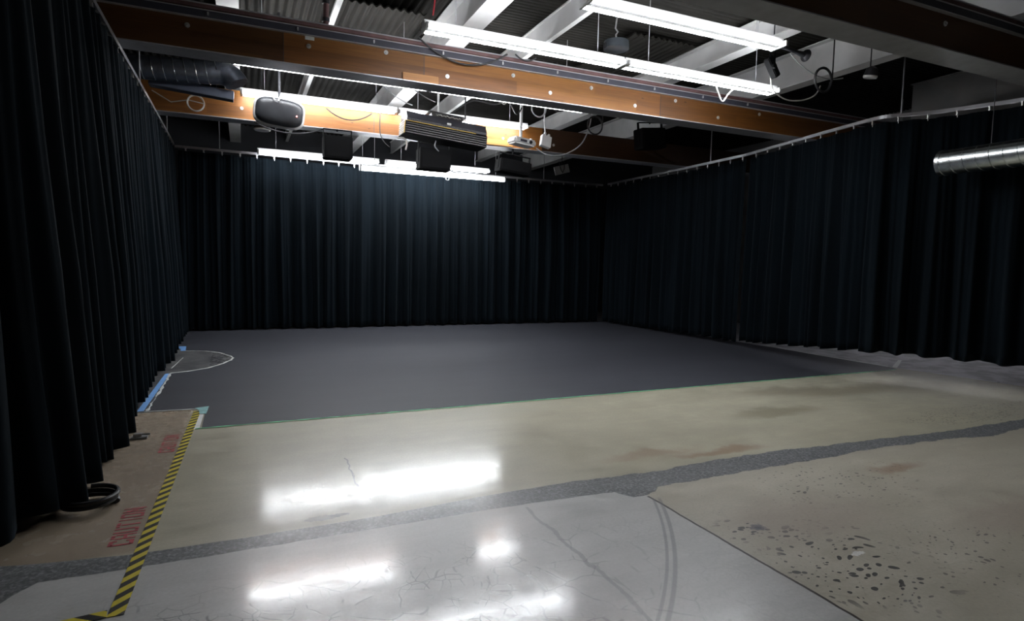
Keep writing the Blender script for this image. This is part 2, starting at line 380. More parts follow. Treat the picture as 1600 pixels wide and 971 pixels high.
    tm = g.m('MULTIPLY', g.sm(g.m('SUBTRACT', g.curve(x, top, lo, hi), yf), -0.004, 0.004), g.sm(g.m('SUBTRACT', yf, g.curve(x, bot, lo, hi)), -0.004, 0.004))
    tv = g.vor(tc, 70).outputs['Color']; tb = g.n.new('ShaderNodeSeparateColor'); g.l.new(tv, tb.inputs[0])
    tcol = g.mix(g.m('MULTIPLY', tb.outputs[0], g.sm(fine, 0.3, 0.7)), (0.085, 0.088, 0.09), (0.30, 0.31, 0.315))
    col = g.mix(tm, col, tcol)
    edge = g.m('MULTIPLY', g.sm(g.m('ABSOLUTE', g.m('SUBTRACT', yf, g.curve(x, bot, lo, hi))), 0.0, 0.008, 1.0, 0.0), g.sm(g.noise(tc, 11, 2), 0.45, 0.55))
    col = g.mix(g.m('MULTIPLY', edge, 0.6), col, (0.05, 0.05, 0.05))
    # saw joint, wheel arcs, scratch, chips
    def seg(xc, wdt, y0, y1, c, a, wob=0.0):
        global_d = g.m('ABSOLUTE', g.m('SUBTRACT', g.m('ADD', x, g.m('MULTIPLY', g.m('SUBTRACT', mid, 0.5), wob)), xc))
        k = g.m('MULTIPLY', g.sm(global_d, wdt*0.5, wdt, 1.0, 0.0), g.m('MULTIPLY', g.sm(y, y0, y0+0.02), g.sm(y, y1-0.02, y1, 1.0, 0.0)))
        return g.m('MULTIPLY', k, a), c
    marks = [seg(2.41, 0.011, -3, 3.14, (0.03, 0.02, 0.018), 0.95, 0.03), seg(1.58, 0.016, -3, 3.27, (0.16, 0.16, 0.165), 0.55, 0.12)]
    for cx, cy, r, wd, a in ((-1.1, 4.82, 3.92, 0.012, 0.5), (-1.1, 4.82, 3.96, 0.016, 0.5)):
        dx = g.m('SUBTRACT', x, cx); dy = g.m('SUBTRACT', y, cy)
        d = g.m('ABSOLUTE', g.m('SUBTRACT', g.m('SQRT', g.m('ADD', g.m('MULTIPLY', dx, dx), g.m('MULTIPLY', dy, dy))), r))
        marks.append((g.m('MULTIPLY', g.m('MULTIPLY', g.sm(d, wd*0.4, wd, 1.0, 0.0), g.sm(y, 3.05, 3.1, 1.0, 0.0)), a), (0.14, 0.14, 0.15)))
    marks.append(seg(0.70, 0.008, 3.72, 4.62, (0.14, 0.14, 0.14), 0.8, 0.12))
    for cx, cy, rx, ry, c in ((0.40, 3.55, 0.10, 0.035, (0.12, 0.115, 0.10)), (0.50, 3.56, 0.06, 0.02, (0.10, 0.10, 0.09)), (2.975, 2.06, 0.045, 0.018, (0.75, 0.75, 0.73)), (-0.47, 4.9, 0.02, 0.02, (0.7, 0.7, 0.7)), (2.72, 2.5, 0.05, 0.04, (0.1, 0.1, 0.12))):
        jx = g.m('ADD', x, g.m('MULTIPLY', g.m('SUBTRACT', g.noise(tc, 25, 3), 0.5), 0.09)); jy2 = g.m('ADD', y, g.m('MULTIPLY', g.m('SUBTRACT', g.noise(tc, 31, 3), 0.5), 0.05))
        marks.append((g.m('MULTIPLY', g.blob(jx, jy2, cx, cy, rx, ry, 0.2), 0.8), c))
    for f, c in marks: col = g.mix(f, col, c)
    g.l.new(col, b.inputs['Base Color'])
    rg = g.sm(g.m('ADD', g.m('MULTIPLY', mid, 0.5), g.m('MULTIPLY', streak, 0.5)), 0.35, 0.65, 0.17, 0.30)
    rg = g.m('ADD', rg, g.m('MULTIPLY', g.sm(y, 3.3, 6.0), 0.10)); rg = g.m('ADD', rg, g.m('MULTIPLY', g.sm(x, 2.0, 5.0), 0.15))
    rg = g.m('ADD', rg, g.m('MULTIPLY', tm, 0.08)); rg = g.m('ADD', rg, g.m('MULTIPLY', aisle, 0.3)); rg = g.m('ADD', rg, g.m('MULTIPLY', behind, 0.3))
    g.l.new(g.m('ADD', rg, 0.12), b.inputs['Roughness']); b.inputs['Coat Weight'].default_value = 0.75; g.l.new(g.m('ADD', g.m('MULTIPLY', rg, 0.40), g.m('MULTIPLY', g.sm(g.noise(tc, 14, 5), 0.35, 0.7), 0.06)), b.inputs['Coat Roughness']); b.inputs['Specular IOR Level'].default_value = 0.5
    hgt = g.m('SUBTRACT', g.m('ADD', g.m('MULTIPLY', mid, 0.5), g.m('MULTIPLY', fine, 0.05)), g.m('MULTIPLY', ck, 0.4))
    bp = g.n.new('ShaderNodeBump'); bp.inputs['Strength'].default_value = 0.28; bp.inputs['Distance'].default_value = 0.003
    g.l.new(hgt, bp.inputs['Height']); g.l.new(bp.outputs[0], b.inputs['Normal'])
    return m
M['concrete'] = concrete()

# ------------------------------------------------------------------ room shell
X0, X1, Y0, Y1, ZC = -2.6, 12.6, -3.0, 16.8, 4.86
struct(MB().box(X0-0.2, X1+0.2, Y0-0.2, Y1+0.2, -0.15, 0).build('floor', M['concrete']))
struct(MB().box(X0-0.2, X0, Y0, Y1, 0, ZC+0.1).build('wall_left', M['wall_dark']))
struct(MB().box(X1, X1+0.2, Y0, Y1, 0, ZC+0.1).build('wall_right', M['wall_white']))
struct(MB().box(X0-0.2, X1+0.2, Y1, Y1+0.2, 0, ZC+0.1).build('wall_back', M['wall_dark']))
struct(MB().box(X0-0.2, X1+0.2, Y0-0.2, Y0, 0, ZC+0.1).build('wall_front', M['wall_white']))

def corrugated():
    mb = MB(); bm = mb.bm
    def sheet(x0, x1, y0, y1, z, along, pitch, amp, thick=0.02):
        # sine profile sheet, ridges running along the given axis
        L = (y1-y0) if along == 'x' else (x1-x0); n = int(L/pitch*6)
        rows = []
        for i in range(n+1):
            t = L*i/n; dz = amp*max(-0.8, min(0.8, 1.3*math.sin(2*PI*t/pitch)))
            if along == 'x':
                rows.append([bm.verts.new((x, y0+t, z+dz)) for x in (x0, x1)])
            else:
                rows.append([bm.verts.new((x0+t, y, z+dz)) for y in (y0, y1)])
        top = [[bm.verts.new((v.co.x, v.co.y, v.co.z+thick)) for v in r] for r in rows]
        for i in range(n):
            bm.faces.new((rows[i][0], rows[i][1], rows[i+1][1], rows[i+1][0]))
            bm.faces.new((top[i][0], top[i+1][0], top[i+1][1], top[i][1]))
            for k in (0, 1): bm.faces.new((rows[i][k], rows[i+1][k], top[i+1][k], top[i][k]))
    sheet(2.5, X1, Y0, Y1, ZC, 'x', 0.085, 0.016)
    sheet(X0, 2.5, Y0, Y1, ZC-0.02, 'y', 0.11, 0.02)
    sheet(-1.6, -0.32, 7.75, 10.2, 4.62, 'y', 0.10, 0.018)
    sheet(0.28, 2.2, 7.75, 9.2, 4.66, 'y', 0.10, 0.018)
    sheet(5.0, 6.1, 7.2, 9.4, 4.72, 'y', 0.10, 0.018)
    mb.box(X0, X1, Y0, Y1, ZC+0.05, ZC+0.1)
    return mb.build('ceiling', M['deck'])
struct(corrugated())

# ------------------------------------------------------------------ roof purlins (steel, running front to back)
def purlin(x, z0, z1, fw, label, y0=Y0, y1=Y1, web=0.02, m='white_paint'):
    r = empty('roof_purlin', (x, (y0+y1)/2, z1), label, 'purlin')
    MB().box(x-web/2, x+web/2, y0, y1, z0, z1).build('web', M[m], r)
    MB().box(x-fw/2, x+fw/2, y0, y1, z0-0.015, z0).build('bottom_flange', M[m], r)
    MB().box(x-fw/2, x+fw/2, y0, y1, z1, z1+0.015).build('top_flange', M[m], r)
    return r
purlin(-0.12, 4.42, 4.78, 0.24, 'white roof purlin with a broad flange, farthest left of the white purlins')
purlin(1.08, 4.55, 4.78, 0.07, 'slim white roof purlin above the left pair of tubes, left of the red pipe line')
purlin(2.58, 4.36, 4.78, 0.26, 'broad white roof purlin crossing over the left end of the near tube row')
purlin(3.78, 4.50, 4.78, 0.07, 'slim white roof purlin crossing between the two near tube rows, left of the hanging can')
purlin(6.35, 4.50, 4.78, 0.20, 'white roof purlin behind the white hanging wireless box, right of centre')
purlin(7.8, 4.32, 4.80, 0.22, 'tall white roof girder at the right end of the tubes, its web lit')
purlin(10.9, 3.95, 4.80, 0.16, 'dim white girder above the curved right curtain track', y0=0.0, y1=7.1)

# ------------------------------------------------------------------ timber beams with strut channel on the face
def beam(y, label, bolts, joints=(), z0=3.70, channel=True, tim='timber'):
    xa, xb = -2.55, 12.55
    r = empty('ceiling_beam', (5, y, z0), label, 'beam')
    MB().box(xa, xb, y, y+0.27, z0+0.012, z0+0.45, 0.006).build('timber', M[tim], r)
    MB().box(xa, xb, y-0.022, y+0.29, z0, z0+0.012).build('bottom_plate', M['steel_edge'], r)
    if channel:
        p = MB(); p.box(xa, xb, y-0.035, y-0.002, z0+0.345, z0+0.42)
        c = p.build('strut_channel', M['slot_dark'], r)
        for dz in (0.338, 0.42):
            MB().box(xa, xb, y-0.045, y, z0+dz, z0+dz+0.008).build('channel_lip', M['steel_edge'], c)
        MB().box(xa, xb, y-0.01, y+0.27, z0+0.452, z0+0.49).build('top_plate', M['pipe_red'], r)
        MB().box(xa, xb, y-0.025, y+0.27, z0+0.49, z0+0.50).build('top_lip', M['steel_edge'], r)
    for (bx, bz) in bolts:
        k = MB(); k.cyl((bx, y, bz), (bx, y-0.008, bz), 0.026, seg=16); k.cyl((bx, y-0.008, bz), (bx, y-0.022, bz), 0.013, seg=6)
        k.build('bolt', M['washer'], r)
    for jx in joints:
        MB().box(jx-0.003, jx+0.003, y-0.003, y+0.001, z0+0.014, z0+0.335).build('joint', M['slot_dark'], r)
    return r
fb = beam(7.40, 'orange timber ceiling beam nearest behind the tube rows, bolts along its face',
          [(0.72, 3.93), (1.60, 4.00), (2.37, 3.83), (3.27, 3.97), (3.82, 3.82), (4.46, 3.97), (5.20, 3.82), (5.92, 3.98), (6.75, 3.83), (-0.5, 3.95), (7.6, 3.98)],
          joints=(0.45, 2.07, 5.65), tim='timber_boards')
MB().box(1.80, 2.25, 7.375, 7.40, 3.712, 3.80, 0.004).build('patch_block', M['timber_light'], fb)
lb = MB(); lb.box(0.68, 0.78, 7.392, 7.399, 4.0, 4.05); lb.build('paper_tag', M['white_tape'], fb)
for k, sx in enumerate([-1.2, -0.3, 0.6, 1.45, 2.3, 3.1, 3.9, 4.7, 5.5, 6.4, 7.3]):
    MB().box(sx-0.008, sx+0.008, 7.345, 7.366, 4.07, 4.105).build('channel_nut', M['washer'], fb)
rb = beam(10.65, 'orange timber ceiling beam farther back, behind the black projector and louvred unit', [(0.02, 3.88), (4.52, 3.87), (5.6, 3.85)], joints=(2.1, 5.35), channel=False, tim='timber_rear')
MB().box(3.9, 4.7, 10.60, 10.648, 3.72, 3.83, 0.004).build('patch_block', M['timber_light'], rb)
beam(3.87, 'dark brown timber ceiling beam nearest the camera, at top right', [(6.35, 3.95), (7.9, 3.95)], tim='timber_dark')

# ------------------------------------------------------------------ fluorescent lights
def fluorescent(x, y, z, label, L=2.44, group=None):
    r = empty('fluorescent_light', (x+L/2, y, z), label, 'ceiling light', group)
    k = MB(); w_ = 0.125
    # reflector: shallow inverted V channel
    poly = [(y-0.055, z+0.0), (y-0.06, z+0.03), (y-0.04, z+0.075), (y+0.04, z+0.075), (y+0.06, z+0.03), (y+0.055, z+0.0), (y+0.03, z-0.012), (y-0.03, z-0.012)]
    k.prism(poly, 'x', x, x+L); k.build('housing', M['white_metal'], r)
    for dy in (-0.082, 0.082):
        MB().cyl((x+0.04, y+dy, z-0.004), (x+L-0.04, y+dy, z-0.004), 0.019, seg=10).build('tube', M['tube_glow'], r)
    for ex in (x+0.005, x+L-0.03):
        MB().box(ex, ex+0.025, y-0.108, y+0.108, z-0.026, z+0.03, 0.003).build('lamp_holder', M['white_metal'], r)
    for hx in (x+0.35, x+L-0.35):
        MB().cyl((hx, y, z+0.10), (hx, y, ZC-0.02), 0.004, seg=6).build('hanger_wire', M['steel_edge'], r)
    return r
rows = [(6.2, 3.90, 1.72, 'second tube row from the camera', 2),
        (4.94, 3.90, 2.88, 'tube row nearest the camera, at top centre', 1),
        (8.10, 3.86, -0.1, 'tube row just behind the front beam', 2),
        (10.42, 4.06, 0.0, 'tube row against the rear beam', 2),
        (13.35, 3.66, 0.30, 'tube row close to the back curtain', 2)]
for (y, z, x, what, n) in rows:
    for i in range(n):
        if n == 1: lab = 'glowing white fluorescent fixture, the '+what
        else: lab = 'glowing fluorescent fixture, %s half of the %s' % (('left', 'right')[i], what)
        fluorescent(x+i*2.46 + (0.12 if y > 13 and i else 0), y, z, lab)
# long diffuser batten washing the back curtain
wl = empty('curtain_wash_light', (3.95, 13.1, 3.5), 'long glowing white batten hanging low over the back curtain, pull ring below', 'ceiling light')
MB().box(2.30, 5.62, 13.06, 13.18, 3.50, 3.545, 0.006).build('housing', M['white_metal'], wl)
k = MB(); k.prism([(13.05, 3.50), (13.06, 3.45), (13.09, 3.43), (13.15, 3.43), (13.18, 3.45), (13.19, 3.50)], 'x', 2.32, 5.60); k.build('diffuser', emis('batten_glow', (0.93, 0.97, 1.0), 20.0), wl)
for ex in (2.285, 5.60): MB().box(ex, ex+0.035, 13.04, 13.20, 3.42, 3.55, 0.008).build('end_cap', M['white_metal'], wl)
k = MB(); k.tube([(4.22+0.035*math.cos(t), 13.08, 3.385+0.035*math.sin(t)) for t in [2*PI*i/20 for i in range(21)]], 0.010); k.build('pull_ring', M['white_metal'], wl, smooth=True)
for ex in (2.6, 5.4): MB().cyl((ex, 13.12, 3.54), (ex, 13.12, ZC-0.03), 0.006, seg=6).build('hanger_wire', M['steel_edge'], wl)
# side passage light on the far side of the right curtain
sp = empty('passage_light', (11.7, 6.9, 2.6), 'fluorescent fixture in the side passage behind the right curtain', 'ceiling light')
MB().box(11.6, 11.8, 5.7, 8.1, 2.62, 2.70, 0.006).build('housing', M['white_metal'], sp)
MB().cyl((11.7, 5.75, 2.59), (11.7, 8.05, 2.59), 0.02, seg=10).build('tube', emis('passage_glow', (0.95, 0.95, 1.0), 24.0), sp)
for yy in (6.0, 7.8): MB().cyl((11.7, yy, 2.7), (11.7, yy, ZC-0.03), 0.006, seg=6).build('hanger_wire', M['steel_edge'], sp)

# ------------------------------------------------------------------ curtains
def path_points(path, step):
    P = [Vector(p) for p in path]; out = []; s = 0.0; acc = 0.0
    for a, b in zip(P, P[1:]):
        L = (b-a).length; d = (b-a)/L
        t = acc
        while t < L:
            out.append((a+d*t, s+t)); t += step
        acc = t-L; s += L
    return out
def smooth_path(path, n=10): return spline(path, n)
def curtain(path, hem, label, seed, pitch=0.34, amp=0.085, lean=0.0, hook_gap=0.33, track_drop=0.055):
    """path = points under the track, the side to the right of travel faces away from the room"""
    rnd = random.Random(seed)
    r0 = path[0]
    r = empty('curtain', (r0[0], r0[1], 0), label, 'curtain')
    pts = path_points(path, 0.014)
    S_ = [s for _, s in pts]; tot = S_[-1]
    bm = bmesh.new()
    # irregular pleat phase
    ph = []; p = rnd.random()*6
    cur = 0.0; rate = 1.0
    for i, s in enumerate(S_):
        if i % 24 == 0: rate_t = rnd.uniform(0.7, 1.4)
        rate += ((rate_t)-rate)*0.07
        p += (0.014/pitch)*2*PI*rate; ph.append(p)
    NZ = 26; rowsv = []
    so = seed*13.7
    for i, (q, s) in enumerate(pts):
        a = pts[max(i-6, 0)][0]; b = pts[min(i+6, len(pts)-1)][0]
        d = (b-a); d.z = 0; d.normalize(); nrm = Vector((-d.y, d.x, 0))
        h = hem(s/tot) + 0.012*math.sin(ph[i])
        col = []
        ztop = q.z-track_drop
        for j in range(NZ+1):
            v = j/NZ; z = ztop+(h-ztop)*v
            grow = 0.35+0.65*min(1.0, v*1.6)
            wob = 0.9*noise.noise(Vector((s*0.8+so, v*1.1, 0)))
            f = math.sin(ph[i]+wob)
            f = (abs(f)**0.75)*(1 if f > 0 else -1)
            sec = 0.42*math.sin(2.35*ph[i]+1.7+1.4*wob+so)
            slow = 0.7*noise.noise(Vector((s*0.55+so, 3.3+v*0.7, 1)))
            fin = 0.16*math.sin(5.1*ph[i]+wob*2)*(1-v*0.6)
            off = amp*grow*(f*(0.75+0.5*noise.noise(Vector((s*0.9, so, 4))))+sec*(0.4+0.6*v)+fin) + amp*slow*v
            along = 0.030*v*math.sin(0.5*ph[i]+so)
            c = q+nrm*(off+lean*v)+d*along
            col.append(bm.verts.new((c.x, c.y, z)))
        rowsv.append(col)
    for i in range(len(rowsv)-1):
        for j in range(NZ):
            bm.faces.new((rowsv[i][j], rowsv[i+1][j], rowsv[i+1][j+1], rowsv[i][j+1]))
    me = bpy.data.meshes.new('drape'); bm.to_mesh(me); bm.free(); me.materials.append(M['velvet'])
    for p_ in me.polygons: p_.use_smooth = True
    o = bpy.data.objects.new('drape', me); C.objects.link(o); o.parent = r; o.matrix_parent_inverse = Matrix.Translation(-r.location)
    md = o.modifiers.new('thickness', 'SOLIDIFY'); md.thickness = 0.004; md.offset = 0
    # carrier hooks
    first = None; nxt = hook_gap*0.4
    for (q, s) in pts:
        if s < nxt: continue
        nxt += hook_gap
        if first is None:
            k = MB(); k.box(-0.012, 0.012, -0.006, 0.006, -0.05, 0.0); k.cyl((-0.016, 0, -0.052), (0.016, 0, -0.052), 0.007, seg=8); k.box(-0.02, 0.02, -0.008, 0.008, -0.012, 0.004)
            k.box(-0.004, 0.004, -0.003, 0.003, -0.085, -0.05)
            first = k.build('hook', M['washer']); first.parent = r; first.location = q-r.location
        else:
            h = first.copy(); C.objects.link(h); h.parent = r; h.location = q-r.location
    return r
def track(path, label, drops=()):
    p0 = path[0]
    r = empty('curtain_track', p0, label, 'curtain track')
    k = MB(); bm = k.bm
    prof = [(-0.018, 0.0), (-0.018, 0.045), (0.018, 0.045), (0.018, 0.0), (0.010, 0.0), (0.010, 0.037), (-0.010, 0.037), (-0.010, 0.0)]
    rings = []
    P = [Vector(p) for p in path]
    for i, p in enumerate(P):
        d = P[min(i+1, len(P)-1)]-P[max(i-1, 0)]; d.z = 0; d.normalize(); n = Vector((-d.y, d.x, 0))
        rings.append([bm.verts.new(p+n*u+Vector((0, 0, v))) for u, v in prof])
    for a, b in zip(rings, rings[1:]):
        for i in range(8): bm.faces.new((a[i], a[(i+1) % 8], b[(i+1) % 8], b[i]))
    bm.faces.new(rings[0]); bm.faces.new(rings[-1])
    k.build('rail', M['aluminium'], r)
    for (x, y, z) in drops:
        MB().cyl((x, y, z+0.045), (x, y, ZC-0.03), 0.011, seg=8).build('drop_rod', M['aluminium'], r)
    return r

left_path = [(-2.3, 3.85, 3.62), (-1.75, 3.82, 3.62)] + [tuple(v) for v in spline([(-1.5, 3.82, 3.62), (-1.25, 3.86, 3.62), (-1.13, 4.05, 3.62), (-1.12, 4.5, 3.62)], 5)] + [(-1.13, 6.0, 3.63), (-1.15, 9.0, 3.64), (-1.17, 11.0, 3.66), (-1.2, 13.55, 3.68)]
def cut(path, y_from, y_to): return [p for p in path if y_from <= p[1] <= y_to]
curtain(left_path[:-4]+[(-1.13, 6.25, 3.63)], lambda t: 0.03+0.04*math.sin(t*5), 'near left black velvet curtain panel, closest to the camera beside the coiled hose', 3, pitch=0.42, amp=0.125, lean=-0.145)
curtain([(-1.14, 6.3, 3.63), (-1.15, 9.0, 3.64), (-1.17, 11.0, 3.66), (-1.2, 13.6, 3.68)], lambda t: 0.05, 'far left black velvet curtain panel running back to the corner beside the blue tape', 5, pitch=0.36, amp=0.11, lean=-0.10)
track(left_path, 'curtain track along the left side under the timber beams', [(-1.15, 9.0, 3.64), (-1.17, 12.2, 3.66)])
back_path = [(-1.15, 13.85, 3.69), (2.38, 13.82, 3.65), (5.0, 13.8, 3.62), (8.75, 13.78, 3.62)]
curtain(back_path, lambda t: 0.035, 'long dark navy velvet curtain across the back, lit from above', 11, pitch=0.34, amp=0.085)
track([(-1.2, 13.85, 3.69)]+back_path[1:], 'curtain track across the back wall above the lit curtain', [(-0.4, 13.84, 3.69), (7.0, 13.8, 3.62)])
right_path = [(8.80, 13.6, 3.63), (8.80, 11.0, 3.63), (8.72, 8.75, 3.63), (8.33, 6.75, 3.63), (8.20, 6.0, 3.63)]
bend = [tuple(v) for v in spline([(8.20, 6.0, 3.63), (8.19, 5.72, 3.63), (8.33, 5.5, 3.63), (8.53, 5.2, 3.63), (8.72, 4.7, 3.63), (8.86, 4.2, 3.63), (9.05, 3.2, 3.63), (9.2, 2.5, 3.63)], 6)]
curtain([(8.80, 13.6, 3.63), (8.80, 11.0, 3.63), (8.72, 8.72, 3.63)], lambda t: 0.05+0.05*t, 'far right black velvet curtain panel between the back corner and the bright slit', 17, pitch=0.34, amp=0.09)
curtain([(8.70, 8.60, 3.63), (8.33, 6.75, 3.63), (8.20, 6.0, 3.63)]+bend[1:], lambda t: 0.13+0.22*min(1, t*2.2), 'near right black velvet curtain panel hanging above the pale floor gap', 23, pitch=0.34, amp=0.095)
track(right_path[:-1]+bend, 'bright aluminium curtain track curving along the right side', [(8.30, 5.55, 3.63), (8.80, 9.8, 3.63), (9.05, 3.2, 3.63)])

# ------------------------------------------------------------------ painted stage and floor markings
def flat(poly, z0, z1, name, m, parent=None): return MB().prism(poly, 'z', z0, z1).build(name, m, parent)
circ = [(-0.87, 10.92), (-0.70, 10.87), (-0.54, 10.79), (-0.38, 10.6), (-0.27, 10.34), (-0.19, 10.15), (-0.15, 9.94), (-0.18, 9.72), (-0.25, 9.54), (-0.34, 9.3), (-0.46, 9.11), (-0.68, 8.92), (-0.87, 8.83)]
stage_poly = [(-0.43, 6.64), (-0.35, 6.64), (-0.35, 5.88), (9.18, 5.93), (9.28, 6.07), (9.30, 13.95), (-1.35, 13.95), (-1.35, 11.45), (-0.9, 11.43), (-0.87, 10.92)] + circ[1:] + [(-0.86, 6.72), (-0.86, 6.66)]
tag(flat(stage_poly, 0.0, 0.004, 'painted_stage_floor', M['stage_paint']), 'matt black painted performance floor inside the curtains', 'painted floor')
def ribbon(pts, wd, z, th, name, m, parent=None, jag=0.0, n=1):
    pts = [Vector((p[0], p[1], 0)) for p in pts]
    dense = []
    for a, b in zip(pts, pts[1:]):
        for k in range(n): dense.append(a+(b-a)*k/n)
    dense.append(pts[-1]); L = []; R_ = []
    for i, p in enumerate(dense):
        d = (dense[min(i+1, len(dense)-1)]-dense[max(i-1, 0)]).normalized(); nn = Vector((-d.y, d.x, 0))
        L.append(p+nn*(wd/2+random.uniform(-jag, jag))); R_.append(p-nn*(wd/2+random.uniform(-jag, jag)))
    mb = MB(); bm = mb.bm
    top = [(bm.verts.new((a.x, a.y, z+th)), bm.verts.new((b.x, b.y, z+th))) for a, b in zip(L, R_)]
    low = [(bm.verts.new((a.x, a.y, z)), bm.verts.new((b.x, b.y, z))) for a, b in zip(L, R_)]
    for i in range(len(top)-1):
        bm.faces.new((top[i][0], top[i+1][0], top[i+1][1], top[i][1])); bm.faces.new((low[i][0], low[i][1], low[i+1][1], low[i+1][0]))
        for k in (0, 1): bm.faces.new((top[i][k], low[i][k], low[i+1][k], top[i+1][k]))
    bm.faces.new((top[0][0], top[0][1], low[0][1], low[0][0])); bm.faces.new((top[-1][0], low[-1][0], low[-1][1], top[-1][1]))
    return mb.build(name, m, parent)
tag(ribbon(circ, 0.028, 0.004, 0.0012, 'paint_line', M['white_tape'], jag=0.010, n=3), 'thin pale curved outline of the unpainted half circle beside the left curtain', 'floor marking')
tag(ribbon([(-0.9, 9.25), (-0.84, 10.2)], 0.012, 0.0, 0.001, 'scuff_line', M['white_tape'], jag=0.004, n=4), 'short faint white line inside the half circle on the floor', 'floor marking')
bt = ribbon([(-0.905, 8.82), (-0.93, 6.72)], 0.055, 0.0, 0.002, 'blue_tape', M['blue_tape'])
tag(bt, 'long strip of blue masking tape on the floor beside the left curtain', 'tape')
tag(ribbon([(-0.868, 8.80), (-0.865, 7.6), (-0.868, 6.70)], 0.022, 0.0042, 0.0012, 'masking_tape', M['white_tape'], jag=0.012, n=14), 'torn white edge of tape along the right side of the blue tape', 'tape')
tag(flat([(-1.05, 11.50), (-0.89, 11.46), (-0.86, 10.95), (-0.93, 10.93), (-0.95, 11.2), (-1.06, 11.22)], 0.0042, 0.006, 'blue_tape', M['blue_tape']), 'small blue tape patch on the floor at the top of the half circle', 'tape')
tag(ribbon([(-0.89, 6.675), (-0.43, 6.635)], 0.022, 0.0042, 0.0012, 'masking_tape', M['white_tape'], jag=0.003, n=8), 'thin white tape across the aisle where the beige floor meets the black floor', 'tape')
tag(flat([(-0.455, 6.68), (-0.33, 6.72), (-0.34, 6.40), (-0.40, 6.42), (-0.41, 6.56)], 0.0046, 0.006, 'teal_tape', M['teal_tape']), 'crumpled teal tape at the corner of the black floor above the hazard stripes', 'tape')
tag(flat([(-0.415, 6.40), (-0.362, 6.42), (-0.368, 5.87), (-0.425, 5.84)], 0.0, 0.0016, 'white_patch', M['white_tape']), 'white rectangular tape patch between hazard stripes and black floor corner', 'tape')
tag(ribbon([(-0.40, 5.86), (2.0, 5.865), (5.0, 5.89), (9.15, 5.92)], 0.022, 0.0045, 0.0012, 'green_tape', M['green_tape'], jag=0.006, n=40), 'thin green tape line along the front edge of the black floor', 'tape')
tag(ribbon([(9.45, 8.7), (9.31, 7.4), (9.31, 6.15)], 0.06, 0.0, 0.003, 'white_strip', M['white_tape'], jag=0.01, n=12), 'pale ledge strip with painted light along the right edge of the black floor below the curtain', 'floor marking')  # ledge strip, its white stands for light coming under the curtain
tag(ribbon([(9.33, 6.07), (10.2, 6.55)], 0.06, 0.0, 0.003, 'white_strip', M['white_tape'], jag=0.006, n=5), 'short pale strip angled off the right front corner of the black floor', 'floor marking')

def hazard_strip(pts, wd, label):
    o = ribbon(pts, wd, 0.0018, 0.0012, 'hazard_tape', M['hazard'])
    me = o.data; uv = me.uv_layers.new(name='UVMap')
    a = Vector((pts[0][0], pts[0][1], 0)); b = Vector((pts[-1][0], pts[-1][1], 0)); d = (b-a).normalized(); nn = Vector((-d.y, d.x, 0))
    for lp in me.loops:
        q = me.vertices[lp.vertex_index].co-a; uv.data[lp.index].uv = (q.dot(nn), q.dot(d))
    return tag(o, label, 'hazard tape')
hazard_strip([(-0.505, 2.86), (-0.425, 6.55)], 0.062, 'long yellow and black striped tape running from the foreground to the black floor')
hazard_strip([(-1.3, 2.80), (-0.54, 2.89)], 0.062, 'short yellow and black striped tape leaving the frame at bottom left')

def caution(y0, y1, xl, xr, label):
    """stencilled word, read from the near end to the far end, letter tops towards the curtain"""
    r = empty('floor_lettering', ((xl+xr)/2, y0, 0), label, 'lettering')
    def st(*a): return a
    G = {'C': [(0, .1, .26, .9), (.06, .82, .96, 1), (.06, 0, .96, .18), (.78, .68, 1, .88), (.78, .12, 1, .32)],
         'A': [(0, 0, .2, .82), (.8, 0, 1, .82), (.12, .84, .45, 1), (.55, .84, .88, 1), (.2, .36, .8, .5)],
         'U': [(0, .14, .22, 1), (.78, .14, 1, 1), (.06, 0, .44, .15), (.56, 0, .94, .15)],
         'T': [(0, .84, .45, 1), (.55, .84, 1, 1), (.38, 0, .62, .8)],
         'I': [(.36, 0, .64, 1)],
         'O': [(0, .1, .22, .9), (.78, .1, 1, .9), (.06, .85, .44, 1), (.56, .85, .94, 1), (.06, 0, .44, .15), (.56, 0, .94, .15)],
         'N': [(0, 0, .2, 1), (.8, 0, 1, 1), (.2, .60, .42, .86), (.38, .36, .60, .64), (.58, .12, .8, .40)]}
    W = {'I': 0.55}
    word = 'CAUTION'; tot = sum(W.get(c, 1) for c in word)+0.28*(len(word)-1)
    u = (y1-y0)/tot; y = y0
    for c in word:
        wd = W.get(c, 1)*u; k = MB()
        for (a, b, a2, b2) in G[c]:
            k.box(xr-(b2)*(xr-xl), xr-b*(xr-xl), y+a*wd, y+a2*wd, 0.0006, 0.0016)
        k.build('letter', M['red_paint'], r); y += wd+0.28*u
caution(3.58, 4.10, -0.66, -0.545, 'red stencilled word CAUTION on the floor, nearer one')
caution(5.22, 5.72, -0.615, -0.505, 'red stencilled word CAUTION on the floor, farther one')

# coiled hose at the curtain foot
def coil(center, r, turns, rad, name, mat_, label, cat, axis='z', drift=0.0, seg=36, tail=None, sq=1.0):
    pts = []
    for i in range(int(turns*seg)+1):
        t = 2*PI*i/seg; rr = r*(1+0.05*math.sin(t*0.7)); a, b = rr*math.cos(t), rr*math.sin(t)*sq
        dz = rad*2.05*i/seg*(1 if drift == 0 else drift)
        p = {'z': (a, b, dz), 'y': (a, dz, b), 'x': (dz, a, b)}[axis]
        pts.append(Vector(center)+Vector(p))
    if tail: pts = [Vector(q) for q in tail]+pts
    return tag(MB().tube(pts, rad, 8).build(name, mat_, smooth=True), label, cat)
coil((-0.85, 4.22, 0.018), 0.135, 2.3, 0.014, 'rubber_hose', M['rubber'], 'black rubber hose coiled on the floor at the foot of the left curtain', 'hose', sq=1.0)
r = empty('floor_clamp', (-0.82, 5.7, 0), 'small grey metal clamp lying at the foot of the left curtain', 'clamp')
